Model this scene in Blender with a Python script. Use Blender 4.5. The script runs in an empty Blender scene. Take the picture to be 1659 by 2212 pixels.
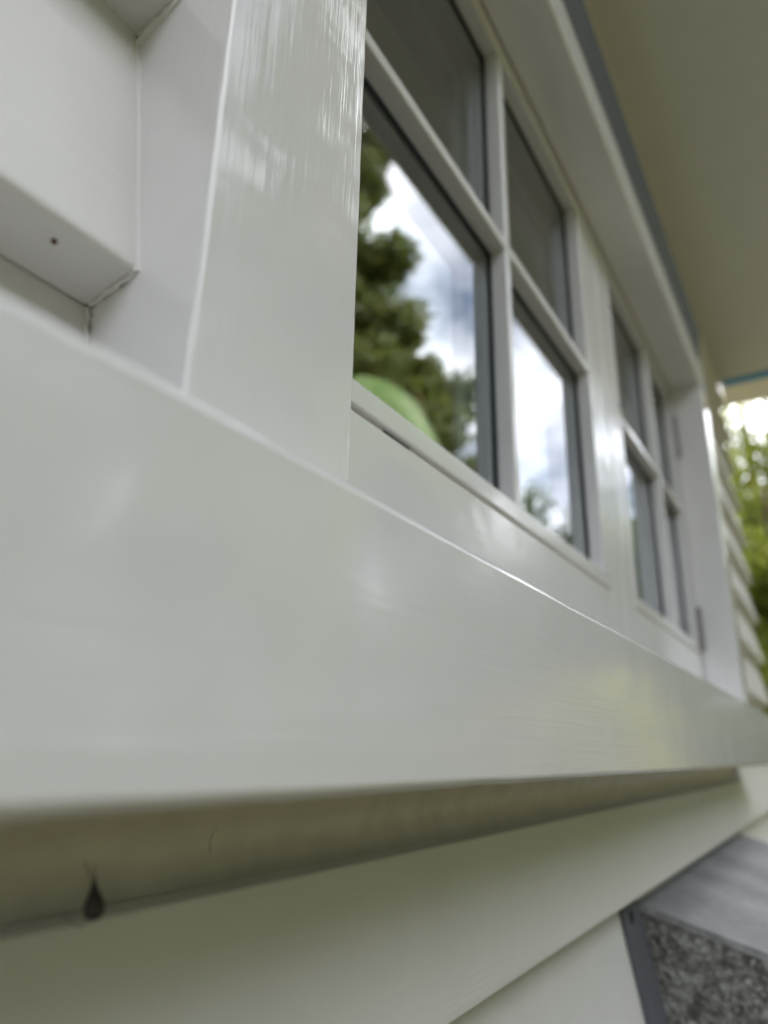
import bpy, bmesh, math, random
import numpy as np
from mathutils import Vector, Matrix, noise as mnoise

random.seed(7)
rng = np.random.default_rng(7)
SC = bpy.context.scene
COL = SC.collection

# ------------------------------------------------------------------ scale
# everything about the house is measured in "units" from the camera: x along the wall,
# y into the wall, z up; one unit is 163 mm and the camera stands 1.15 m above the ground
S, H = 0.163, 1.15
def U(x, y, z):
    return Vector((x * S, y * S, z * S + H))
GZ = -H / S                                   # the ground in units

# ------------------------------------------------------------------ camera
RIGHT = Vector((0.529, -0.848, 0.021)); DOWN = Vector((0.282, 0.152, -0.947)); FWD = Vector((0.801, 0.507, 0.319))
FWD.normalize(); RIGHT = (RIGHT - FWD * RIGHT.dot(FWD)).normalized(); DOWN = FWD.cross(RIGHT).normalized()
cam_d = bpy.data.cameras.new('camera'); cam = bpy.data.objects.new('camera', cam_d); COL.objects.link(cam)
cam.matrix_world = Matrix(((RIGHT.x, -DOWN.x, -FWD.x, 0), (RIGHT.y, -DOWN.y, -FWD.y, 0),
                           (RIGHT.z, -DOWN.z, -FWD.z, H), (0, 0, 0, 1)))
cam_d.sensor_fit = 'HORIZONTAL'; cam_d.sensor_width = 36.0
cam_d.lens = 36.0 * 1518.3 / 1659.0
cam_d.clip_start = 0.01; cam_d.clip_end = 500
cam_d.dof.use_dof = True
cam_d.dof.focus_distance = 2.2 * S
cam_d.dof.aperture_fstop = 5.8
SC.camera = cam

# ------------------------------------------------------------------ sky and sun
SUN_DIR = Vector((0.30, 0.76, 0.98)).normalized()      # towards the sun: behind the house, high
w = bpy.data.worlds.new('World'); SC.world = w; w.use_nodes = True
nt = w.node_tree; nt.nodes.clear()
out = nt.nodes.new('ShaderNodeOutputWorld'); bg = nt.nodes.new('ShaderNodeBackground')
bg.inputs['Strength'].default_value = 0.15
sky = nt.nodes.new('ShaderNodeTexSky'); sky.sky_type = 'NISHITA'; sky.sun_disc = False
sky.sun_elevation = math.asin(SUN_DIR.z); sky.sun_rotation = math.atan2(SUN_DIR.x, SUN_DIR.y)
tc = nt.nodes.new('ShaderNodeTexCoord')
def wn(kind, **kw):
    n = nt.nodes.new(kind)
    for k, v in kw.items(): setattr(n, k, v)
    return n
sep = wn('ShaderNodeSeparateXYZ'); nt.links.new(tc.outputs['Generated'], sep.inputs[0])
mx = wn('ShaderNodeMath', operation='MAXIMUM'); mx.inputs[1].default_value = 0.0
nt.links.new(sep.outputs['Z'], mx.inputs[0])
ad = wn('ShaderNodeMath', operation='ADD'); ad.inputs[1].default_value = 0.35; nt.links.new(mx.outputs[0], ad.inputs[0])
dv = wn('ShaderNodeVectorMath', operation='DIVIDE'); nt.links.new(tc.outputs['Generated'], dv.inputs[0])
cmb = wn('ShaderNodeCombineXYZ')
for i in range(3): nt.links.new(ad.outputs[0], cmb.inputs[i])
nt.links.new(cmb.outputs[0], dv.inputs[1])
nz = wn('ShaderNodeTexNoise'); nz.inputs['Scale'].default_value = 2.6; nz.inputs['Detail'].default_value = 5; nz.inputs['Roughness'].default_value = 0.48
mp = wn('ShaderNodeMapping'); mp.inputs['Location'].default_value = (1.7, 0.4, 0.0)
nt.links.new(dv.outputs[0], mp.inputs[0]); nt.links.new(mp.outputs[0], nz.inputs['Vector'])
rp = wn('ShaderNodeValToRGB'); rp.color_ramp.elements[0].position = 0.37; rp.color_ramp.elements[1].position = 0.59
nt.links.new(nz.outputs['Fac'], rp.inputs[0])
nz2 = wn('ShaderNodeTexNoise'); nz2.inputs['Scale'].default_value = 4.0; nz2.inputs['Detail'].default_value = 4
nt.links.new(dv.outputs[0], nz2.inputs['Vector'])
rp2 = wn('ShaderNodeValToRGB'); rp2.color_ramp.elements[0].position = 0.3; rp2.color_ramp.elements[1].position = 0.7
rp2.color_ramp.elements[0].color = (17, 17.5, 19, 1); rp2.color_ramp.elements[1].color = (27, 27, 27.6, 1)
nt.links.new(nz2.outputs['Fac'], rp2.inputs[0])
mixc = wn('ShaderNodeMix', data_type='RGBA')
nt.links.new(rp.outputs['Color'], mixc.inputs[0])
nt.links.new(sky.outputs[0], mixc.inputs[6]); nt.links.new(rp2.outputs['Color'], mixc.inputs[7])
nt.links.new(mixc.outputs[2], bg.inputs['Color']); nt.links.new(bg.outputs[0], out.inputs[0])

sun_d = bpy.data.lights.new('sun', 'SUN'); sun_d.energy = 5.0; sun_d.angle = math.radians(0.5); sun_d.color = (1.0, 0.95, 0.87)
sun = bpy.data.objects.new('sun', sun_d); COL.objects.link(sun)
sun.rotation_euler = (-SUN_DIR).to_track_quat('-Z', 'Y').to_euler(); sun.location = (0, 0, 12)

SC.view_settings.view_transform = 'Standard'; SC.view_settings.look = 'None'
SC.view_settings.exposure = 0.70; SC.view_settings.gamma = 1.0; SC.view_settings.use_curve_mapping = False
SC.cycles.max_bounces = 10; SC.cycles.transparent_max_bounces = 16; SC.cycles.diffuse_bounces = 5; SC.cycles.glossy_bounces = 5
SC.cycles.caustics_reflective = False; SC.cycles.sample_clamp_indirect = 6.0

# ------------------------------------------------------------------ materials
def mat(name):
    m = bpy.data.materials.new(name); m.use_nodes = True
    n = m.node_tree.nodes; p = n.get('Principled BSDF')
    return m, m.node_tree, p
def node(t, kind, **kw):
    n = t.nodes.new(kind)
    for k, v in kw.items(): setattr(n, k, v)
    return n
def pos_noise(t, scale3, scale=1.0, detail=3.0, rough=0.5, off=(0, 0, 0)):
    g = node(t, 'ShaderNodeNewGeometry'); m = node(t, 'ShaderNodeMapping')
    m.inputs['Scale'].default_value = scale3; m.inputs['Location'].default_value = off
    t.links.new(g.outputs['Position'], m.inputs[0])
    n = node(t, 'ShaderNodeTexNoise'); n.inputs['Scale'].default_value = scale
    n.inputs['Detail'].default_value = detail; n.inputs['Roughness'].default_value = rough
    t.links.new(m.outputs[0], n.inputs['Vector'])
    return n
def ramp(t, src, stops):
    r = node(t, 'ShaderNodeValToRGB'); e = r.color_ramp.elements
    while len(e) < len(stops): e.new(0.5)
    for i, (p, c) in enumerate(stops):
        e[i].position = p; e[i].color = (*c, 1)
    t.links.new(src, r.inputs[0]); return r

def paint(name, col, rough, streak, s_amp, w_amp, wave=(22, 22, 22), spec=0.5, specks=True):
    """brushed oil paint: fine brush lines along `streak`, slow waviness, a little dirt"""
    m, t, p = mat(name)
    a = pos_noise(t, streak, 1.0, 2.0, 0.55)
    b = pos_noise(t, tuple(k * 0.35 for k in streak), 1.0, 2.0, 0.5, (3.1, 1.7, 0.4))
    c = pos_noise(t, wave, 1.0, 1.5, 0.4)
    b1 = node(t, 'ShaderNodeBump'); b1.inputs['Distance'].default_value = w_amp; b1.inputs['Strength'].default_value = 1
    t.links.new(c.outputs['Fac'], b1.inputs['Height'])
    b2 = node(t, 'ShaderNodeBump'); b2.inputs['Distance'].default_value = s_amp * 0.8
    t.links.new(b.outputs['Fac'], b2.inputs['Height']); t.links.new(b1.outputs[0], b2.inputs['Normal'])
    b3 = node(t, 'ShaderNodeBump'); b3.inputs['Distance'].default_value = s_amp
    pk = pos_noise(t, tuple(max(9, k * 0.05) for k in streak), 1.0, 2.0, 0.5, (7, 3, 9))     # brush lines come and go
    pr = ramp(t, pk.outputs['Fac'], [(0.40, (0.12, 0.12, 0.12)), (0.62, (1, 1, 1))])
    ml = node(t, 'ShaderNodeMath', operation='MULTIPLY'); t.links.new(a.outputs['Fac'], ml.inputs[0]); t.links.new(pr.outputs['Color'], ml.inputs[1])
    t.links.new(ml.outputs[0], b3.inputs['Height']); t.links.new(b2.outputs[0], b3.inputs['Normal'])
    t.links.new(b3.outputs[0], p.inputs['Normal'])
    cn = pos_noise(t, (14, 14, 14), 1.0, 3.0, 0.6, (5, 2, 1))
    lo = tuple(k * 0.965 for k in col)
    r = ramp(t, cn.outputs['Fac'], [(0.35, lo), (0.65, col)])
    last = r.outputs['Color']
    if specks:
        vr = node(t, 'ShaderNodeTexVoronoi'); vr.inputs['Scale'].default_value = 34.0
        g = node(t, 'ShaderNodeNewGeometry'); t.links.new(g.outputs['Position'], vr.inputs['Vector'])
        sp = ramp(t, vr.outputs['Distance'], [(0.018, (0.22, 0.2, 0.17)), (0.03, (1, 1, 1))])
        pick = ramp(t, vr.outputs['Color'], [(0.70, (1, 1, 1)), (0.72, (0, 0, 0))])
        mxm = node(t, 'ShaderNodeMix', data_type='RGBA', blend_type='MULTIPLY')
        inv = node(t, 'ShaderNodeInvert'); t.links.new(pick.outputs['Color'], inv.inputs['Color'])
        t.links.new(inv.outputs[0], mxm.inputs[0])
        t.links.new(last, mxm.inputs[6]); t.links.new(sp.outputs['Color'], mxm.inputs[7])
        last = mxm.outputs[2]
    t.links.new(last, p.inputs['Base Color'])
    p.inputs['Roughness'].default_value = rough
    p.inputs['Specular IOR Level'].default_value = spec
    return m
CR = (0.61, 0.604, 0.607)
M_POST = paint('gloss_paint_upright', CR, 0.09, (620, 620, 16), 0.00017, 0.0005, (14, 14, 34))
M_LEDGE = paint('gloss_paint_level', CR, 0.11, (16, 640, 520), 0.00015, 0.0005, (18, 36, 30))
M_SASH = paint('gloss_paint_sash_level', CR, 0.12, (18, 600, 600), 0.00010, 0.0006, (24, 30, 30))
M_SASHV = paint('gloss_paint_sash_upright', CR, 0.12, (600, 600, 18), 0.00008, 0.0006, (30, 30, 24))
M_WB = paint('satin_paint_weatherboard', (0.60, 0.588, 0.578), 0.40, (30, 380, 380), 0.00032, 0.0008, (14, 30, 30))
M_SOFFIT = paint('flat_paint_soffit', (0.53, 0.53, 0.545), 0.6, (30, 300, 300), 0.00004, 0.0004, specks=False)

def plain(name, col, rough=0.5, metal=0.0, spec=0.5):
    m, t, p = mat(name)
    p.inputs['Roughness'].default_value = rough; p.inputs['Metallic'].default_value = metal
    p.inputs['Specular IOR Level'].default_value = spec
    n = pos_noise(t, (60, 60, 60), 1.0, 3.0)
    r = ramp(t, n.outputs['Fac'], [(0.3, tuple(c * 0.85 for c in col)), (0.7, col)])
    t.links.new(r.outputs['Color'], p.inputs['Base Color'])
    return m
M_GASKET = plain('black_rubber', (0.018, 0.022, 0.024), 0.6)
M_SPACER = plain('grey_spacer_bar', (0.40, 0.41, 0.45), 0.4, 0.0)
M_FLASH = plain('dark_grey_flashing', (0.06, 0.066, 0.07), 0.7, 0.0)
M_STEEL = plain('dull_hinge_steel', (0.25, 0.235, 0.23), 0.45, 0.6)
M_TAPE = plain('blue_masking_tape', (0.04, 0.26, 0.55), 0.6)
M_DARK = plain('dark_gap', (0.012, 0.014, 0.014), 0.9)
M_RUST = plain('rust_spot', (0.10, 0.045, 0.03), 0.8)
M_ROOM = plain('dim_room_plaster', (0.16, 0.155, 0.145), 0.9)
M_ROOF = plain('grey_roof_sheet', (0.13, 0.13, 0.135), 0.5)
M_STRIP = plain('blue_grey_flashing', (0.085, 0.092, 0.105), 0.65)
M_SILK = plain('spider_silk', (0.45, 0.42, 0.36), 0.5)
M_COCOON = plain('dark_insect_case', (0.022, 0.017, 0.018), 0.55)
M_BARK = plain('brown_bark', (0.12, 0.085, 0.06), 0.9)

# pane: clear float glass, reflection of a sealed double unit by angle
M_GLASS = bpy.data.materials.new('window_glass'); M_GLASS.use_nodes = True
t = M_GLASS.node_tree; t.nodes.clear()
o_ = node(t, 'ShaderNodeOutputMaterial'); ms = node(t, 'ShaderNodeMixShader'); fr = node(t, 'ShaderNodeFresnel'); fr.inputs['IOR'].default_value = 3.1
tr = node(t, 'ShaderNodeBsdfTransparent'); tr.inputs['Color'].default_value = (0.90, 0.93, 0.92, 1)
gl = node(t, 'ShaderNodeBsdfGlossy'); gl.inputs['Roughness'].default_value = 0.0; gl.inputs['Color'].default_value = (0.97, 0.98, 1, 1)
gb = node(t, 'ShaderNodeNewGeometry'); fm = node(t, 'ShaderNodeMath', operation='SUBTRACT'); fm.inputs[0].default_value = 1.0
fx = node(t, 'ShaderNodeMath', operation='MULTIPLY')      # only the outer skin of each sheet mirrors
t.links.new(gb.outputs['Backfacing'], fm.inputs[1]); t.links.new(fm.outputs[0], fx.inputs[0]); t.links.new(fr.outputs[0], fx.inputs[1])
t.links.new(fx.outputs[0], ms.inputs[0]); t.links.new(tr.outputs[0], ms.inputs[1]); t.links.new(gl.outputs[0], ms.inputs[2]); t.links.new(ms.outputs[0], o_.inputs[0])

def stone_side():
    m, t, p = mat('pebbledash_render')
    a = pos_noise(t, (1, 1, 1), 120, 4, 0.6); b = pos_noise(t, (1, 1, 1), 45, 2, 0.5, (3, 3, 3))
    ad_ = node(t, 'ShaderNodeMath', operation='MULTIPLY_ADD'); ad_.inputs[1].default_value = 0.45
    t.links.new(b.outputs['Fac'], ad_.inputs[0]); t.links.new(a.outputs['Fac'], ad_.inputs[2])
    r = ramp(t, ad_.outputs[0], [(0.60, (0.075, 0.07, 0.064)), (0.72, (0.16, 0.155, 0.145)), (0.86, (0.27, 0.275, 0.26))])
    t.links.new(r.outputs['Color'], p.inputs['Base Color']); p.inputs['Roughness'].default_value = 0.95
    bm_ = node(t, 'ShaderNodeBump'); bm_.inputs['Distance'].default_value = 0.006
    t.links.new(ad_.outputs[0], bm_.inputs['Height']); t.links.new(bm_.outputs[0], p.inputs['Normal'])
    return m
M_PEB = stone_side()
def cap_mat():
    m, t, p = mat('brushed_grey_cement')
    a = pos_noise(t, (330, 70, 90), 1, 5, 0.7); b = pos_noise(t, (9, 9, 9), 1, 3, 0.5)
    ad_ = node(t, 'ShaderNodeMath', operation='MULTIPLY_ADD'); ad_.inputs[1].default_value = 0.6
    t.links.new(b.outputs['Fac'], ad_.inputs[0]); t.links.new(a.outputs['Fac'], ad_.inputs[2])
    r = ramp(t, ad_.outputs[0], [(0.60, (0.13, 0.13, 0.133)), (0.8, (0.215, 0.215, 0.22)), (1.0, (0.33, 0.33, 0.335))])
    t.links.new(r.outputs['Color'], p.inputs['Base Color']); p.inputs['Roughness'].default_value = 0.55
    bm_ = node(t, 'ShaderNodeBump'); bm_.inputs['Distance'].default_value = 0.0015
    t.links.new(a.outputs['Fac'], bm_.inputs['Height']); t.links.new(bm_.outputs[0], p.inputs['Normal'])
    return m
M_CAP = cap_mat()
def leaf_mat(name, dark, light, warm, sc=5.0, trans=0.35):
    m, t, p = mat(name)
    a = pos_noise(t, (1, 1, 1), sc, 4, 0.7)
    r = ramp(t, a.outputs['Fac'], [(0.32, dark), (0.55, light), (0.72, warm)])
    t.links.new(r.outputs['Color'], p.inputs['Base Color']); p.inputs['Roughness'].default_value = 0.5
    tl = node(t, 'ShaderNodeBsdfTranslucent'); t.links.new(r.outputs['Color'], tl.inputs['Color'])
    mxs = node(t, 'ShaderNodeMixShader'); mxs.inputs[0].default_value = trans
    o = [n for n in t.nodes if n.type == 'OUTPUT_MATERIAL'][0]
    t.links.new(p.outputs[0], mxs.inputs[1]); t.links.new(tl.outputs[0], mxs.inputs[2]); t.links.new(mxs.outputs[0], o.inputs[0])
    return m
M_PINE = leaf_mat('dark_pine_needles', (0.09, 0.12, 0.028), (0.19, 0.22, 0.05), (0.26, 0.17, 0.055), 3.0)
M_YEL = leaf_mat('yellow_green_leaves', (0.10, 0.14, 0.018), (0.28, 0.32, 0.035), (0.42, 0.36, 0.06), 4.0, 0.45)
M_GOLD = leaf_mat('golden_green_leaves', (0.22, 0.25, 0.03), (0.48, 0.47, 0.07), (0.60, 0.52, 0.10), 5.0, 0.45)
M_GRN = leaf_mat('mid_green_leaves', (0.04, 0.07, 0.015), (0.10, 0.15, 0.025), (0.18, 0.20, 0.04), 4.0, 0.4)
M_BROAD = leaf_mat('pale_green_broad_leaf', (0.20, 0.35, 0.07), (0.28, 0.43, 0.11), (0.42, 0.52, 0.27), 9.0, 0.55)
def lawn_mat():
    m, t, p = mat('lawn')
    a = pos_noise(t, (1, 1, 1), 2.0, 6, 0.7)
    r = ramp(t, a.outputs['Fac'], [(0.3, (0.10, 0.095, 0.05)), (0.7, (0.17, 0.155, 0.085))])
    t.links.new(r.outputs['Color'], p.inputs['Base Color']); p.inputs['Roughness'].default_value = 0.95
    return m
M_LAWN = lawn_mat()
M_PATH = plain('dark_garden_soil', (0.06, 0.05, 0.038), 0.9)

# ------------------------------------------------------------------ helpers
def tag(o, label=None, cat=None, kind=None, group=None):
    if label: o['label'] = label
    if cat: o['category'] = cat
    if kind: o['kind'] = kind
    if group: o['group'] = group
    return o
def empty(name, loc, label, cat, group=None):
    o = bpy.data.objects.new(name, None); COL.objects.link(o); o.location = loc
    o.empty_display_size = 0.05
    return tag(o, label, cat, None, group)
def wpos(o):
    v = Vector((0, 0, 0))
    while o is not None:
        v += o.location; o = o.parent
    return v
def link(name, bm, m, parent=None, smooth=True, origin=None):
    """bm is in world coordinates; the mesh origin moves to `origin` (or the parent's place)"""
    base = wpos(parent) if parent else Vector((0, 0, 0))
    og = origin if origin is not None else base
    bmesh.ops.recalc_face_normals(bm, faces=bm.faces)
    bmesh.ops.translate(bm, verts=bm.verts, vec=-og)
    me = bpy.data.meshes.new(name); bm.to_mesh(me); bm.free()
    if smooth:
        for p in me.polygons: p.use_smooth = True
        me.set_sharp_from_angle(angle=math.radians(50))
    me.materials.append(m)
    o = bpy.data.objects.new(name, me); COL.objects.link(o)
    if smooth:
        wm = o.modifiers.new('even shading', 'WEIGHTED_NORMAL'); wm.keep_sharp = True; wm.weight = 100
    if parent: o.parent = parent
    o.location = og - base
    return o
def rrect(a0, b0, a1, b1, r, n=3):
    pts = []
    for cx, cy, s in ((a1 - r, b1 - r, 0), (a0 + r, b1 - r, 90), (a0 + r, b0 + r, 180), (a1 - r, b0 + r, 270)):
        for k in range(n + 1):
            a = math.radians(s + 90 * k / n)
            pts.append((cx + r * math.cos(a), cy + r * math.sin(a)))
    return pts
def extrude(bm, prof, axis, a, b, nseg=1, jit=0.0, freq=6.0, seed=0.0):
    """extrude a profile (units) along axis 'x' (profile y,z) or 'z' (profile x,y) or 'y' (profile x,z)"""
    rings = []
    for i in range(nseg + 1):
        s = a + (b - a) * i / nseg
        ring = []
        for j, (p, q) in enumerate(prof):
            if jit:
                v = mnoise.noise_vector(Vector((s * freq, p * 3 + seed, q * 3)))
                v2 = mnoise.noise_vector(Vector((s * freq * 4.3, p * 3 + seed + 9, q * 3)))
                p2, q2 = p + jit * (v.x + 0.4 * v2.x), q + jit * (v.y + 0.4 * v2.y)
            else: p2, q2 = p, q
            c = {'x': (s, p2, q2), 'z': (p2, q2, s), 'y': (p2, s, q2)}[axis]
            ring.append(bm.verts.new(U(*c)))
        rings.append(ring)
    n = len(prof)
    for r0, r1 in zip(rings, rings[1:]):
        for j in range(n):
            bm.faces.new((r0[j], r0[(j + 1) % n], r1[(j + 1) % n], r1[j]))
    bm.faces.new(rings[0]); bm.faces.new(rings[-1])
def box(bm, x0, x1, y0, y1, z0, z1, r=0.0, axis='x'):
    if axis == 'x': pr = (y0, z0, y1, z1); a, b = x0, x1
    elif axis == 'z': pr = (x0, y0, x1, y1); a, b = z0, z1
    else: pr = (x0, z0, x1, z1); a, b = y0, y1
    if r: prof = rrect(*pr, r)
    else: prof = [(pr[0], pr[1]), (pr[2], pr[1]), (pr[2], pr[3]), (pr[0], pr[3])]
    extrude(bm, prof, axis, a, b)
def tube(bm, pts, rad, n=6):
    rings = []
    for i, p in enumerate(pts):
        p = Vector(p); d = (Vector(pts[min(i + 1, len(pts) - 1)]) - Vector(pts[max(i - 1, 0)])).normalized()
        u = d.orthogonal().normalized(); v = d.cross(u)
        r = rad[i] if hasattr(rad, '__len__') else rad
        rings.append([bm.verts.new(p + (u * math.cos(2 * math.pi * k / n) + v * math.sin(2 * math.pi * k / n)) * r) for k in range(n)])
    for a, b in zip(rings, rings[1:]):
        for k in range(n): bm.faces.new((a[k], a[(k + 1) % n], b[(k + 1) % n], b[k]))
    bm.faces.new(rings[0]); bm.faces.new(rings[-1])

def mesh_obj(name, V, F, m, parent):
    og = wpos(parent) if parent else Vector((0, 0, 0))
    me = bpy.data.meshes.new(name)
    me.from_pydata([tuple(v) for v in (V - np.array(og))], [], [tuple(int(i) for i in f) for f in F]); me.update()
    me.materials.append(m)
    o = bpy.data.objects.new(name, me); COL.objects.link(o)
    if parent: o.parent = parent
    return o

# ------------------------------------------------------------------ ground
bm = bmesh.new()
vs = [bm.verts.new((x, y, 0)) for x, y in ((-150, -150), (150, -150), (150, 150), (-150, 150))]; bm.faces.new(vs)
tag(link('ground', bm, M_LAWN, smooth=False), kind='structure')
bm = bmesh.new()
vs = [bm.verts.new((x, y, 0.004)) for x, y in ((-6, -0.75), (9, -0.75), (9, 0.23), (-6, 0.23))]; bm.faces.new(vs)
tag(link('garden_bed_soil', bm, M_PATH, smooth=False), kind='structure')

# ------------------------------------------------------------------ the weatherboard wall
XL, XR = -9.0, 17.3
FL, FR = 0.835, 10.76                # outer edges of the window facings
YB, PITCH, TILT, Z0 = 1.206, 0.925, 0.1925, 1.017
wall = empty('weatherboard_wall', U(FL, 1.43, GZ), 'off-white painted weatherboard wall of the house around the window', 'wall')
def zc(n):
    return Z0 + (0.872 if n > 0 else PITCH) * n
def wb(n, x0, x1, zmin=None, zmax=None):
    z0 = zc(n)
    lo = z0 if zmin is None else zmin
    hi = z0 + 1.0 if zmax is None else zmax
    f = lambda z: YB + TILT * (z - z0)
    r = 0.034
    back = lambda z: 1.371 + 0.039 * (z - z0)
    if zmin is None:
        prof = [(f(z0 + r), z0 + r), (YB + 0.0015, z0 + 0.011), (YB + 0.008, z0 + 0.002), (YB + 0.018, z0 - 0.0025), (YB + r + 0.004, z0 - 0.0055), (1.371, z0 - 0.034), (back(hi), hi), (f(hi) if zmax is None else f(hi) + 0.008, hi)]
    else:
        prof = [(f(lo), lo), (back(lo), lo), (back(hi), hi), (f(hi), hi)]
    if zmax is not None:
        prof.append((f(hi - 0.012), hi - 0.012))
    bm = bmesh.new(); extrude(bm, prof, 'x', x0, x1, max(1, int((x1 - x0) * 3)), 0.0022, 0.9, n * 1.3)
    return link('weatherboard', bm, M_WB, wall)
g = 0.006
LX0, LX1, LEND = 0.1, 11.5, 11.5                 # ends of the sill board
for n in range(-8, 9):
    if n >= 7: wb(n, XL, XR, zmax=8.68 if n == 8 else None)
    elif n >= 0:
        wb(n, XL, FL - g); wb(n, FR + g, XR)
        if n == 6: wb(n, FL, FR, zmin=6.51)
    elif n == -1:
        wb(n, XL, LX0 - g); wb(n, LEND + g, XR)
        wb(n, LX0, FL - g, zmin=0.70); wb(n, FR + g, LEND, zmin=0.70)
    elif n == -2:
        wb(n, XL, LX0 - g); wb(n, LX1 + g, XR); wb(n, LX0, LX1, zmax=-0.325)
    else: wb(n, XL, XR)
# sheathing behind the boards, with the opening for the window
LX0, LX1, LEND = 0.1, 11.5, 11.5
bm = bmesh.new()
box(bm, XL, 1.30, 1.435, 1.95, GZ, 9.2); box(bm, 10.32, XR - 0.02, 1.435, 1.95, GZ, 9.2)
box(bm, 1.30, 10.32, 1.435, 1.95, GZ, 0.52); box(bm, 1.30, 10.32, 1.435, 1.95, 5.36, 9.2)
link('sheathing', bm, M_WB, wall, smooth=False)
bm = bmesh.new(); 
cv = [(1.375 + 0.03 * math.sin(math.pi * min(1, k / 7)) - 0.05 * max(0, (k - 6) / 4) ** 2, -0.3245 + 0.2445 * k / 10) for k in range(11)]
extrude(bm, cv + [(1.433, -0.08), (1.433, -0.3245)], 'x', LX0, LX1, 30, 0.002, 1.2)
link('apron_strip', bm, plain('shade_tinted_paint', (0.54, 0.51, 0.45), 0.45), wall)  # shade of the recess under the sill put into this darker, warmer colour
# caulk bead down the joint with the left facing, following the boards
def caulk(x, sgn):
    bm = bmesh.new(); pts = []
    for n in range(0, 3):
        z0 = zc(n)
        for k in range(9):
            z = z0 + (0.86 - 0.05) * k / 8
            pts.append(U(x + sgn * 0.002, YB + TILT * (z - z0) + 0.002, z))
    tube(bm, pts, [0.010 * S * (1 + 0.35 * mnoise.noise(Vector((i * 0.7, x, 0)))) for i in range(len(pts))], 6)
    link('caulk_bead', bm, M_WB, wall)
caulk(FL, -1)
for n in range(0, 2):                    # sealant round the end of each board's underside
    bm = bmesh.new(); z0 = zc(n); pts = []
    for k in range(12):
        f = k / 11; pts.append(U(FL - 0.006 + 0.003 * math.sin(k * 1.7), YB + 0.01 + 0.158 * f, z0 - 0.004 - 0.034 * f))
    for k in range(1, 6): pts.append(U(FL - 0.006 + 0.003 * math.sin(k * 2.3), 1.368 - 0.004 * k, z0 - 0.04 - 0.028 * k))
    tube(bm, pts, [0.006 * S * (1 + 0.5 * mnoise.noise(Vector((i * 0.9, n, 3)))) for i in range(len(pts))], 6)
    link('caulk_bead', bm, M_WB, wall)
# a rusty nail showing through the underside of one board
bm = bmesh.new()
c = Vector((0, 0, H)) + (RIGHT * ((117 - 829.5) / 1518.3) + DOWN * ((522 - 1106) / 1518.3) + FWD) * S
_d = (c - Vector((0, 0, H))) / S                      # meets the sloping underside of the board
_t = (1.017 + 0.206 * 1.206) / (_d.z + 0.206 * _d.y)
c = U(*(_d * _t))
bmesh.ops.create_uvsphere(bm, u_segments=10, v_segments=6, radius=0.0011)
bmesh.ops.translate(bm, verts=bm.verts, vec=c)
nail = link('nail', bm, M_RUST, wall)
# cracks in the paint where the board meets the facing
bm = bmesh.new()
for a, b in (((1.25, 1.006), (1.275, 1.000)), ((1.30, 0.996), (1.345, 0.987)), ((1.352, 0.965), (1.349, 0.95)), ((1.347, 0.93), (1.345, 0.915)), ((1.343, 0.895), (1.340, 0.872))):
    pts = [U(FL - 0.004, a[0] + (b[0] - a[0]) * k / 4 + random.uniform(-0.002, 0.002), a[1] + (b[1] - a[1]) * k / 4 - 0.004 + random.uniform(-0.003, 0.003)) for k in range(5)]
    tube(bm, pts, [0.00006, 0.00016, 0.0001, 0.0002, 0.00006], 5)
link('paint_crack', bm, M_BARK, wall)['kind'] = 'stuff'

# ------------------------------------------------------------------ the window
win = empty('timber_window', U(1.41, 1.43, 0.6), 'glossy cream-white painted timber window with two four-pane sashes above a deep sill', 'window')
# sill board
bm = bmesh.new()
r = 0.022
LY = 0.72; zl0, zl1 = -0.1072 * LY, 0.667 * LY
prof = [(LY, zl0 + r), (LY + 0.006, zl0 + 0.007), (LY + r, zl0), (1.43, zl0), (1.43, 0.66), (LY + r * 1.5, zl1 + 0.004),
        (LY + 0.008, zl1 - 0.005), (LY, zl1 - r)]
extrude(bm, prof, 'x', LX0, LEND, 160, 0.0022, 2.6, 4.0)
link('sill_board', bm, M_LEDGE, win)
# side facings: deep posts either side
for x0, x1 in ((FL, 1.41), (10.2, FR)):
    bm = bmesh.new()
    extrude(bm, rrect(x0, 1.0, x1, 1.432, 0.014, 3), 'z', 0.552, 5.165, 110, 0.0026, 3.4, x0)
    link('side_facing', bm, M_POST, win)
# head facing, and the grey flashing over it
bm = bmesh.new(); extrude(bm, rrect(FL, 1.0, FR, 1.0, 0.0) if False else rrect(1.0, 5.17, 1.428, 6.5, 0.02, 3), 'x', FL, FR, 40, 0.001, 1.0)
link('head_facing', bm, M_LEDGE, win)
bm = bmesh.new()
extrude(bm, [(0.997, 5.60), (0.93, 6.09), (0.935, 6.12), (1.20, 6.60), (1.20, 6.58), (0.998, 6.20)], 'x', FL - 0.1, 10.35)
link('head_flashing', bm, M_FLASH, win, smooth=False)

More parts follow.
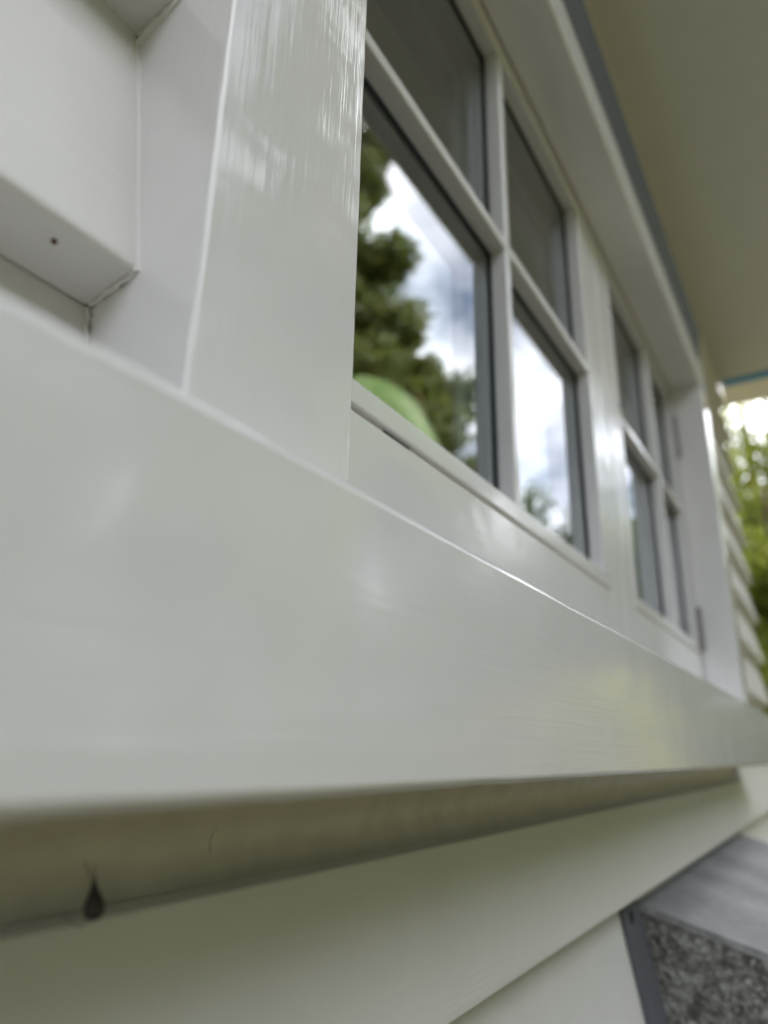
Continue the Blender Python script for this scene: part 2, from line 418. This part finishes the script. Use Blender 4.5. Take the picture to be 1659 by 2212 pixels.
YS, YG = 1.434, 1.556
def sash(x0, x1, px, bars, bead_r):
    """one sash: px = (left edge of glass, right edge of glass), bars = (x0, x1) of the upright glazing bar"""
    s = bpy.data.objects.new('sash', None); COL.objects.link(s); s.parent = win; s.empty_display_size = 0.05
    s.location = U(x0, YS, 0.68) - win.location
    B = 0.11
    gl0, gl1 = px
    zb, ztop = 1.385, 5.0
    def part(name, m, x0, x1, y0, y1, z0, z1, r, axis, jit=0.0008):
        bm = bmesh.new()
        pr = rrect(y0, z0, y1, z1, r) if axis == 'x' else rrect(x0, y0, x1, y1, r)
        a, b = (x0, x1) if axis == 'x' else (z0, z1)
        extrude(bm, pr, axis, a, b, max(2, int((b - a) * 5)), jit, 2.0, x0 + z0)
        return link(name, bm, m, s)
    yb = 1.80
    part('stile', M_SASHV, x0, gl0 - B - 0.004, YS, yb, 0.68, 5.30, 0.012, 'z')
    part('stile', M_SASHV, gl1 + bead_r + 0.004, x1, YS, yb, 0.68, 5.30, 0.012, 'z')
    xa, xb = gl0 - B - 0.002, gl1 + bead_r + 0.002
    part('bottom_rail', M_SASH, xa, xb, YS, yb, 0.68, 1.252, 0.010, 'x')
    part('top_rail', M_SASH, xa, xb, YS, yb, 5.10, 5.30, 0.010, 'x')
    # glazing beads round the opening
    part('glazing_bead', M_SASH, xa + 0.01, xb - 0.01, YS - 0.006, YG - 0.012, zb - B, zb, 0.009, 'x')
    part('glazing_bead', M_SASH, xa + 0.01, xb - 0.01, YS - 0.006, YG - 0.012, ztop, ztop + 0.09, 0.009, 'x')
    part('glazing_bead', M_SASHV, gl0 - B, gl0, YS - 0.005, YG - 0.012, zb + 0.001, ztop - 0.001, 0.009, 'z')
    part('glazing_bead', M_SASHV, gl1, gl1 + bead_r, YS - 0.005, YG - 0.012, zb + 0.001, ztop - 0.001, 0.009, 'z')
    # paint-filled bottom of the joint under the bottom bead, open for a short way
    slit = (2.27, 2.50) if x0 < 3 else None
    zz = (1.249, 1.279)
    bm = bmesh.new()
    if slit:
        box(bm, xa, slit[0], YS + 0.018, YG, *zz); box(bm, slit[1], xb, YS + 0.018, YG, *zz)
    else: box(bm, xa, xb, YS + 0.018, YG, *zz)
    link('joint_filler', bm, M_SASH, s)
    if slit: bm = bmesh.new(); box(bm, *(slit if slit else (xa + 0.5, xa + 0.8)), YS + 0.022, YG - 0.02, 1.2525, 1.2745); link('rebate', bm, M_DARK, s, smooth=False)
    # glazing bars
    bx0, bx1 = bars; bz0, bz1 = 3.20, 3.285
    part('glazing_bar', M_SASHV, bx0, bx1, YS - 0.003, YG - 0.012, zb + 0.001, ztop - 0.001, 0.012, 'z')
    part('glazing_bar', M_SASH, gl0 + 0.001, bx0 - 0.001, YS - 0.002, YG - 0.012, bz0, bz1, 0.012, 'x')
    part('glazing_bar', M_SASH, bx1 + 0.001, gl1 - 0.001, YS - 0.002, YG - 0.012, bz0, bz1, 0.012, 'x')
    part('inner_bar', M_SASHV, bx0 - 0.03, bx1 + 0.03, 1.675, yb, zb, ztop, 0.012, 'z')
    part('inner_bar', M_SASH, gl0, bx0 - 0.032, 1.675, yb, bz0 - 0.03, bz1 + 0.03, 0.012, 'x')
    part('inner_bar', M_SASH, bx1 + 0.032, gl1, 1.675, yb, bz0 - 0.03, bz1 + 0.03, 0.012, 'x')
    e = 0.035
    for (a, b) in ((gl0, bx0), (bx1, gl1)):
        for (c, d) in ((zb, bz0), (bz1, ztop)):
            bm = bmesh.new(); box(bm, a - e, b + e, YG, YG + 0.022, c - e, d + e); link('pane', bm, M_GLASS, s, smooth=False)
            bm = bmesh.new(); box(bm, a - e, b + e, 1.640, 1.662, c - e, d + e); link('inner_pane', bm, M_GLASS, s, smooth=False)
            bm = bmesh.new(); k = 0.022
            box(bm, a, a + k, YG - 0.012, YG - 0.001, c, d); box(bm, b - k, b, YG - 0.012, YG - 0.001, c, d)
            box(bm, a + k, b - k, YG - 0.012, YG - 0.001, c, c + k); box(bm, a + k, b - k, YG - 0.012, YG - 0.001, d - k, d)
            link('gasket', bm, M_GASKET, s, smooth=False)
            bm = bmesh.new(); k = 0.05
            y0, y1 = YG + 0.024, 1.638
            box(bm, a - e, a + k, y0, y1, c - e, d + e); box(bm, b - k, b + e, y0, y1, c - e, d + e)
            box(bm, a + k, b - k, y0, y1, c - e, c + k); box(bm, a + k, b - k, y0, y1, d - k, d + e)
            link('spacer_bar', bm, M_SPACER, s, smooth=False)
    return s
sash(1.414, 6.185, (1.92, 5.60), (3.72, 3.805), 0.20)
sash(6.205, 10.196, (6.725, 10.0), (8.52, 8.66), 0.11)

# hinges on the far jamb
for z0, z1 in ((1.30, 1.89), (4.06, 4.72)):
    h = bpy.data.objects.new('hinge', None); COL.objects.link(h); h.parent = win; h.empty_display_size = 0.03
    h.location = U(10.14, 1.40, z0) - win.location
    L = (z1 - z0) / 5
    for k in range(5):
        bm = bmesh.new()
        ring = lambda z: [U(10.145 + 0.030 * math.cos(a), 1.398 + 0.030 * math.sin(a), z) for a in np.linspace(0, 2 * math.pi, 12, endpoint=False)]
        ra = [bm.verts.new(v) for v in ring(z0 + L * k + 0.006)]; rb = [bm.verts.new(v) for v in ring(z0 + L * (k + 1) - 0.006)]
        for j in range(12): bm.faces.new((ra[j], ra[(j + 1) % 12], rb[(j + 1) % 12], rb[j]))
        bm.faces.new(ra); bm.faces.new(rb)
        link('knuckle', bm, M_STEEL, h)

# ------------------------------------------------------------------ eaves and roof
ZS = 8.70; YE = -1.05; XE = 17.42
roof = empty('roof_eaves', U(5, 1.2, ZS), 'shaded roof overhang with flat putty-coloured soffit above the window head', 'eaves')
bm = bmesh.new(); box(bm, XL - 2, XE, YE, 1.9, ZS, ZS + 0.12); link('soffit', bm, M_SOFFIT, roof, smooth=False)
bm = bmesh.new(); box(bm, XE + 0.002, 18.75, YE, 1.30, ZS - 0.012, ZS + 0.12); link('verge_soffit', bm, plain('pale_verge_paint', (0.80, 0.77, 0.70), 0.6), roof, smooth=False)
bm = bmesh.new(); box(bm, XL - 2, 18.76, YE - 0.14, YE - 0.002, ZS - 0.12, ZS + 1.0, 0.02); link('fascia', bm, M_LEDGE, roof)
bm = bmesh.new()
prof = [(YE - 0.15 - 0.33 + 0.33 * math.cos(a), ZS + 0.75 + 0.36 * math.sin(a)) for a in np.linspace(0, -math.pi, 9)]
prof += [(YE - 0.15 - 0.33 + 0.30 * math.cos(a), ZS + 0.75 + 0.33 * math.sin(a)) for a in np.linspace(-math.pi, 0, 9)]
extrude(bm, prof, 'x', XL - 2, 18.76); link('gutter', bm, M_LEDGE, roof)
bm = bmesh.new()
extrude(bm, [(YE - 0.3, ZS + 1.02), (20, ZS + 8.5), (41, ZS + 1.02), (41, ZS + 1.15), (20, ZS + 8.65), (YE - 0.3, ZS + 1.15)], 'x', XL - 2, 18.8)
link('roof_sheet', bm, M_ROOF, roof, smooth=False)
bm = bmesh.new(); box(bm, XE - 0.20, XE + 0.12, YE, 1.20, ZS - 0.030, ZS - 0.014)
tag(link('tape_strip', bm, M_TAPE, None, False), 'thin blue strip of masking tape along the far end of the soffit', 'tape')

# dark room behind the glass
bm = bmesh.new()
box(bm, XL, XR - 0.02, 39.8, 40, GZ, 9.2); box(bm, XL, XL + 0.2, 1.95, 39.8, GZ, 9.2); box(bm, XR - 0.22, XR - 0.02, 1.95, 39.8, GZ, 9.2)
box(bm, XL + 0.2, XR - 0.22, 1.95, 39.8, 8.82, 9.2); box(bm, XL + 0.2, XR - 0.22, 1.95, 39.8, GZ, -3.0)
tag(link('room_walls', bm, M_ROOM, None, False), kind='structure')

# ------------------------------------------------------------------ masonry base at lower right
cb = empty('masonry_buttress', U(8, 0.6, GZ), 'pebbledashed masonry base with sloping brushed grey cap below the weatherboards', 'buttress')
sl = lambda y: -0.948 - 0.25 * (1.317 - y)
bm = bmesh.new(); yo = -0.9
prof = [(1.345, sl(1.345) - 0.05), (1.2, -1.76), (1.19, -1.80), (1.19, GZ), (yo, GZ), (yo, sl(yo) - 0.05)]
extrude(bm, prof, 'x', 5.4, 10.9)
link('body', bm, M_PEB, cb, smooth=False)
# the dashed-on pebbles of the near side, raised from the render
M_PBL = bpy.data.materials.new('pebbles'); M_PBL.use_nodes = True
t = M_PBL.node_tree; p = t.nodes['Principled BSDF']; p.inputs['Roughness'].default_value = 0.85
_n = pos_noise(t, (1, 1, 1), 95, 2, 0.5)
_r = ramp(t, _n.outputs['Fac'], [(0.36, (0.085, 0.078, 0.072)), (0.5, (0.19, 0.187, 0.175)), (0.64, (0.32, 0.325, 0.305))])
t.links.new(_r.outputs['Color'], p.inputs['Base Color'])
V, F = [], []
ico = bmesh.new(); bmesh.ops.create_icosphere(ico, subdivisions=1, radius=1.0)
iv = np.array([v.co[:] for v in ico.verts]); jf = [[v.index for v in f.verts] for f in ico.faces]; ico.free()
k = 0
while k < 2300:
    y = rng.uniform(-0.85, 1.30); z = rng.uniform(-3.0, sl(y) - 0.075)
    if y > 1.2 + max(0, (z + 1.76)) * 0.18: continue
    a = rng.uniform(0, math.pi); sc = rng.uniform(0.010, 0.026)
    e = iv * np.array((0.6, 1.0, rng.uniform(0.5, 0.8))) * sc + rng.normal(size=iv.shape) * 0.0022
    e = np.stack([e[:, 0], e[:, 1] * math.cos(a) - e[:, 2] * math.sin(a), e[:, 1] * math.sin(a) + e[:, 2] * math.cos(a)], 1)
    o = U(5.4 - 0.003, y, z); V.append(e * S + np.array(o[:])); F.append(np.array(jf) + k * len(iv)); k += 1
mesh_obj('pebbles', np.concatenate(V), np.concatenate(F), M_PBL, cb)['kind'] = 'stuff'
bm = bmesh.new()
extrude(bm, [(1.345, sl(1.345) - 0.048), (yo - 0.02, sl(yo - 0.02) - 0.048), (yo - 0.02, sl(yo - 0.02)), (1.345, sl(1.345))], 'x', 5.392, 10.91, 30, 0.003, 4)
link('sloping_cap', bm, M_CAP, cb)
bm = bmesh.new()
zz0, zz1 = -0.89, -1.74
fy = lambda z: YB + TILT * (z - (Z0 - 3 * PITCH))
extrude(bm, [(fy(zz0) - 0.004, zz0), (fy(zz0) - 0.030, zz0), (fy(zz1) - 0.030, zz1), (fy(zz1) - 0.004, zz1)], 'x', 4.99, 5.385)
link('side_flashing', bm, M_STRIP, cb, smooth=False)
bm = bmesh.new(); bmesh.ops.create_uvsphere(bm, u_segments=10, v_segments=6, radius=0.0075)
for v in bm.verts: v.co.y *= 0.3
bmesh.ops.translate(bm, verts=bm.verts, vec=U(5.14, fy(-0.99) - 0.030, -0.99)); link('screw_hole', bm, M_DARK, cb)

# ------------------------------------------------------------------ the case hanging under the sill
ck = empty('insect_case', U(0.80, 1.0, -0.10), 'small dark teardrop insect case hanging by a silk thread under the sill', 'cocoon')
def ellipsoid(bm, c, axis_top, axis_bot, rad):
    prof = [(0.0, 0.02), (0.12, 0.22), (0.3, 0.45), (0.5, 0.78), (0.68, 1.0), (0.84, 0.92), (0.95, 0.55), (1.0, 0.05)]
    pts = [axis_top.lerp(axis_bot, f) for f, _ in prof]
    tube(bm, pts, [rad * k for _, k in prof], 12)
CK_T, CK_B = None, None
def ray(u, v, depth):
    d = RIGHT * ((u - 829.5) / 1518.3) + DOWN * ((v - 1106) / 1518.3) + FWD
    return Vector((0, 0, H)) + d * (depth * S)
dz = 1.30
bm = bmesh.new(); ellipsoid(bm, None, ray(203, 1895, dz), ray(204, 1990, dz - 0.02), 0.0245 * S * 0.78); link('case', bm, M_COCOON, ck)
bm = bmesh.new(); tube(bm, [ray(200, 1775, dz + 0.02), ray(201, 1840, dz), ray(202, 1897, dz)], 0.00012, 5); link('silk_thread', bm, M_SILK, ck)
bm = bmesh.new()
tube(bm, [ray(203, 1905, dz), ray(190, 1880, dz), ray(183, 1862, dz)], 0.00022, 5)
tube(bm, [ray(206, 1905, dz), ray(205, 1880, dz), ray(202, 1868, dz)], 0.0002, 5)
tube(bm, [ray(200, 1985, dz), ray(172, 2003, dz - 0.01), ray(150, 1990, dz - 0.02), ray(138, 1975, dz - 0.02)], 0.00018, 5)
link('twig', bm, M_COCOON, ck)
bm = bmesh.new()
hp = [(470, 1791), (459, 1800), (454, 1815), (453, 1830), (455, 1842)]
tube(bm, [ray(u, v, 1.66) for u, v in hp], 0.00016, 5)
tag(link('brush_bristle', bm, M_COCOON), 'single curved dark bristle stuck on the paint in the shade beneath the sill', 'bristle')

# ------------------------------------------------------------------ garden
for _ in range(78): random.random()          # picks this arrangement of limbs
def leaf_cloud(centres, radii, per, size, squash=(1, 1, 1), elong=1.0, droop=0.0):
    """leaf-sized quads spread through clumps; returns verts, faces (world metres)"""
    V, F = [], []
    k = 0
    for c, r in zip(centres, radii):
        n = per
        d = rng.normal(size=(n, 3)); d /= np.linalg.norm(d, axis=1)[:, None]
        q = rng.random(n) ** 0.45
        p = np.array(c) + d * (q * r)[:, None] * np.array(squash)
        a = rng.normal(size=(n, 3)); a[:, 2] -= droop; a /= np.linalg.norm(a, axis=1)[:, None]
        b = np.cross(a, rng.normal(size=(n, 3))); b /= np.linalg.norm(b, axis=1)[:, None]
        s = size * (0.6 + 0.8 * rng.random(n))[:, None]
        A, Bv = a * s * elong, b * s * 0.5
        quad = np.stack([p - A * 0.5, p + Bv * 0.5, p + A * 0.5, p - Bv * 0.5], 1)
        V.append(quad.reshape(-1, 3)); F.append(np.arange(n * 4).reshape(-1, 4) + k); k += n * 4
    return np.concatenate(V), np.concatenate(F)
def garden_xy(x0, az, dist):
    """a point in the garden seen in the glass at azimuth az from the wall's normal"""
    return x0 * S + dist * math.sin(math.radians(az)), 1.56 * S - dist * math.cos(math.radians(az))
def conifer(x, y, h, z_lo, rad, tiers, label, m=M_PINE, per=120, lsize=0.11, group=None, name='pine_tree', elong=1.6):
    t_ = empty(name, (x, y, 0), label, 'tree', group)
    bm = bmesh.new(); tube(bm, [(x, y, -0.1), (x + 0.05, y, h * 0.4), (x - 0.03, y, h * 0.75), (x, y, h * 0.98)], [0.20, 0.14, 0.07, 0.02], 9)
    link('trunk', bm, M_BARK, t_)
    cs, rs = [], []; bm = bmesh.new()
    for i in range(tiers):
        f = i / (tiers - 1); z = z_lo + (h - z_lo) * f
        R = rad * (1 - f) ** 1.15 + 0.12
        for k in range(12 if f < 0.3 else 8):
            a = random.uniform(0, 2 * math.pi); L = R * random.uniform(0.78, 1.06)
            end = Vector((x + L * math.cos(a), y + L * math.sin(a), z + 0.12 * L))
            tube(bm, [(x, y, z - 0.1), ((x * 0.5 + end.x * 0.5), (y * 0.5 + end.y * 0.5), z - 0.05), end], [0.035, 0.022, 0.008], 5)
            for q in (0.4, 0.65, 0.85, 1.0):
                cs.append((x + L * q * math.cos(a) + random.gauss(0, 0.05), y + L * q * math.sin(a) + random.gauss(0, 0.05), z + 0.12 * L * q + random.gauss(0, 0.04)))
                rs.append((0.20 + 0.24 * R / rad) * random.uniform(0.8, 1.2))
    link('limbs', bm, M_BARK, t_)['kind'] = 'stuff'
    V, F = leaf_cloud(cs, rs, per, lsize, (1, 1, 0.62), elong); mesh_obj('crown', V, F, m, t_)
    return t_
def bushy(name, x, y, h, r, m, label, cat, n=40, per=110, lsize=0.07, z_lo=0.15, group=None, trunk_r=0.05):
    t_ = empty(name, (x, y, 0), label, cat, group)
    bm = bmesh.new()
    tube(bm, [(x, y, -0.05), (x + 0.04, y, h * 0.35), (x, y + 0.03, h * 0.8)], [trunk_r, trunk_r * 0.7, trunk_r * 0.2], 7)
    cs, rs = [], []
    for i in range(n):
        d = Vector((random.gauss(0, 1), random.gauss(0, 1), random.gauss(0, 1))).normalized() * random.random() ** 0.4
        zc = (z_lo + h) / 2; c = Vector((x + d.x * r, y + d.y * r, zc + d.z * (h - z_lo) / 2))
        cs.append(tuple(c)); rs.append(r * random.uniform(0.22, 0.36))
        if i % 2 == 0: tube(bm, [(x, y, zc * 0.7), ((x + c.x) / 2, (y + c.y) / 2, (zc * 0.7 + c.z) / 2 + 0.03), c], [trunk_r * 0.5, trunk_r * 0.3, trunk_r * 0.1], 5)
    link('trunk' if cat == 'tree' else 'stem', bm, M_BARK, t_)
    V, F = leaf_cloud(cs, rs, per, lsize); mesh_obj('crown' if cat == 'tree' else 'foliage', V, F, m, t_)
    return t_

x, y = garden_xy(2.6, 47.5, 7.4)
conifer(x, y, 13.5, 3.9, 2.2, 13, 'tall dark pine tree mirrored in the lower panes of the nearer sash', per=330, lsize=0.10, elong=2.4)
x, y = garden_xy(5.0, 76.5, 14.0)
conifer(x, y, 6.9, 2.6, 1.9, 9, 'broad low green conifer mirrored at the foot of the window', M_GRN, 120, 0.13)
# trees past the far corner of the house
bushy('garden_tree', 6.6, 0.40, 4.25, 0.95, M_YEL, 'bright yellow-green leafy tree beyond the far corner of the house', 'tree', 120, 420, 0.06, 0.3, None, 0.08)
bushy('garden_tree', 10.5, 0.5, 7.4, 1.4, M_YEL, 'taller loose-leaved tree with bare limbs against the sky behind the yellow-green tree', 'tree', 34, 150, 0.085, 1.2, None, 0.2)
# shrubs along the garden, mirrored in the sill board
for i, (az, dist, h, r, m, lab) in enumerate((
        (65.0, 7.2, 1.7, 0.65, M_YEL, 'rounded yellow-green shrub mirrored where the sill board turns yellow'),
        (73.6, 7.6, 2.05, 0.72, M_GOLD, 'tallest, golden yellow-green shrub mirrored in the middle of the sill board'),
        (69.3, 8.6, 1.65, 0.62, M_GOLD, 'smallest golden shrub at the near end of the yellow patch mirrored in the sill'),
        (83.0, 9.8, 2.5, 0.85, M_GRN, 'dark mid-green shrub closing the far end of the garden past the golden ones'),
        (78.5, 13.0, 2.4, 1.1, M_GRN, 'mid-green shrub mirrored towards the far end of the sill board'),
        (77.6, 9.6, 1.75, 0.5, M_GOLD, 'lower golden shrub mirrored just past the tallest one'))):
    x, y = garden_xy(3.0, az, dist)
    bushy('garden_shrub', x, y, h, r, m, lab, 'shrub', 40, 300, 0.06, 0.05, 'shrubs along the garden edge', 0.03)

# tall hedge out of view, added and raised to block low sky light
hx = np.arange(-16, 26, 0.42); cs = []; rs = []
for x in hx:
    for z in np.arange(0.2, (4.5 if x < 7 or x > 13.5 else 3.5) + 0.25 * rng.normal(), 0.42):
        cs.append((x + rng.normal() * 0.1, -6.4 + rng.normal() * 0.25, z + rng.normal() * 0.1)); rs.append(0.42)
V, F = leaf_cloud(cs, rs, 170, 0.12)
hd = mesh_obj('hedge', V, F, M_GRN, None); tag(hd, 'long green hedge out of view opposite the window, added to block low sky light', 'hedge', 'stuff')
cs = []; rs = []  # unseen trees added to cut the frontal sky light reaching the wall
for i in range(330):
    x = rng.uniform(-17, 5.5); z = rng.uniform(0.5, 1) ** 0.7 * 8.2 * rng.uniform(0.35, 1.0)
    cs.append((x, -9.5 + rng.normal() * 0.7, z)); rs.append(rng.uniform(0.8, 1.4))
V, F = leaf_cloud(cs, rs, 260, 0.26)
hd = mesh_obj('sky_block_trees', V, F, M_GRN, None); tag(hd, 'tall belt of trees out of view opposite the house, added to cut sky light on the wall', 'trees', 'stuff')
hx = np.arange(-7, 9, 0.5); cs = []; rs = []
for y in hx:
    for z in np.arange(0.2, (5.5 if y < -2 else 4.6) + 0.4 * rng.normal(), 0.45):
        cs.append((12.5 + rng.normal() * 0.25, y + rng.normal() * 0.1, z)); rs.append(0.5)
V, F = leaf_cloud(cs, rs, 330, 0.13)
hd = mesh_obj('hedge', V, F, M_GRN, None); tag(hd, 'mid-green hedge across the garden beyond the trees at the house corner', 'hedge', 'stuff')

# broad-leaved plant near the window, one leaf mirrored low in the first pane
def broad_plant():
    az, dist = 48.5, 4.6
    x, y = garden_xy(2.2, az, dist)
    t_ = empty('banana_plant', (x, y, 0), 'tall plant with huge smooth pale green leaves, one mirrored low in the first pane', 'plant')
    ca = Vector((math.cos(math.radians(az)), math.sin(math.radians(az)), 0))     # sideways as seen from the pane
    nrm = Vector((math.sin(math.radians(az)), -math.cos(math.radians(az)), 0))
    base = Vector((x, y, 0))
    for k, (tip_s, tip_z, mid_z, wid) in enumerate(((1.35, 2.90, 5.15, 0.33), (-1.5, 2.6, 4.2, 0.36), (-0.5, 2.0, 3.6, 0.30))):
        b0 = base + Vector((0, 0, 1.6)); mid = base + ca * tip_s * 0.25 + nrm * 0.15 * k + Vector((0, 0, mid_z)); tip = base + ca * tip_s + nrm * 0.4 * k + Vector((0, 0, tip_z))
        bm = bmesh.new(); rows = []
        for i in range(25):
            f = i / 24
            c = b0 * (1 - f) ** 2 + mid * 2 * f * (1 - f) + tip * f * f
            tg = ((mid - b0) * (1 - f) + (tip - mid) * f).normalized(); sd = tg.cross(nrm).normalized()
            wv = wid * math.sin(math.pi * min(1, f * 0.94 + 0.06)) ** 0.7
            rows.append([bm.verts.new(c + sd * wv * q + nrm * (0.10 * abs(q) + 0.012 * math.sin(i * 1.9 + q * 3))) for q in (-1, -0.5, 0, 0.5, 1)])
        for r0, r1 in zip(rows, rows[1:]):
            for j in range(4): bm.faces.new((r0[j], r0[j + 1], r1[j + 1], r1[j]))
        lf = link('leaf', bm, M_BROAD, t_)
        bm = bmesh.new(); tube(bm, [base, base + (b0 - base) * 0.5 + nrm * 0.04 * k, b0], [0.09, 0.07, 0.045], 8); link('stalk', bm, M_BROAD, t_)
broad_plant()
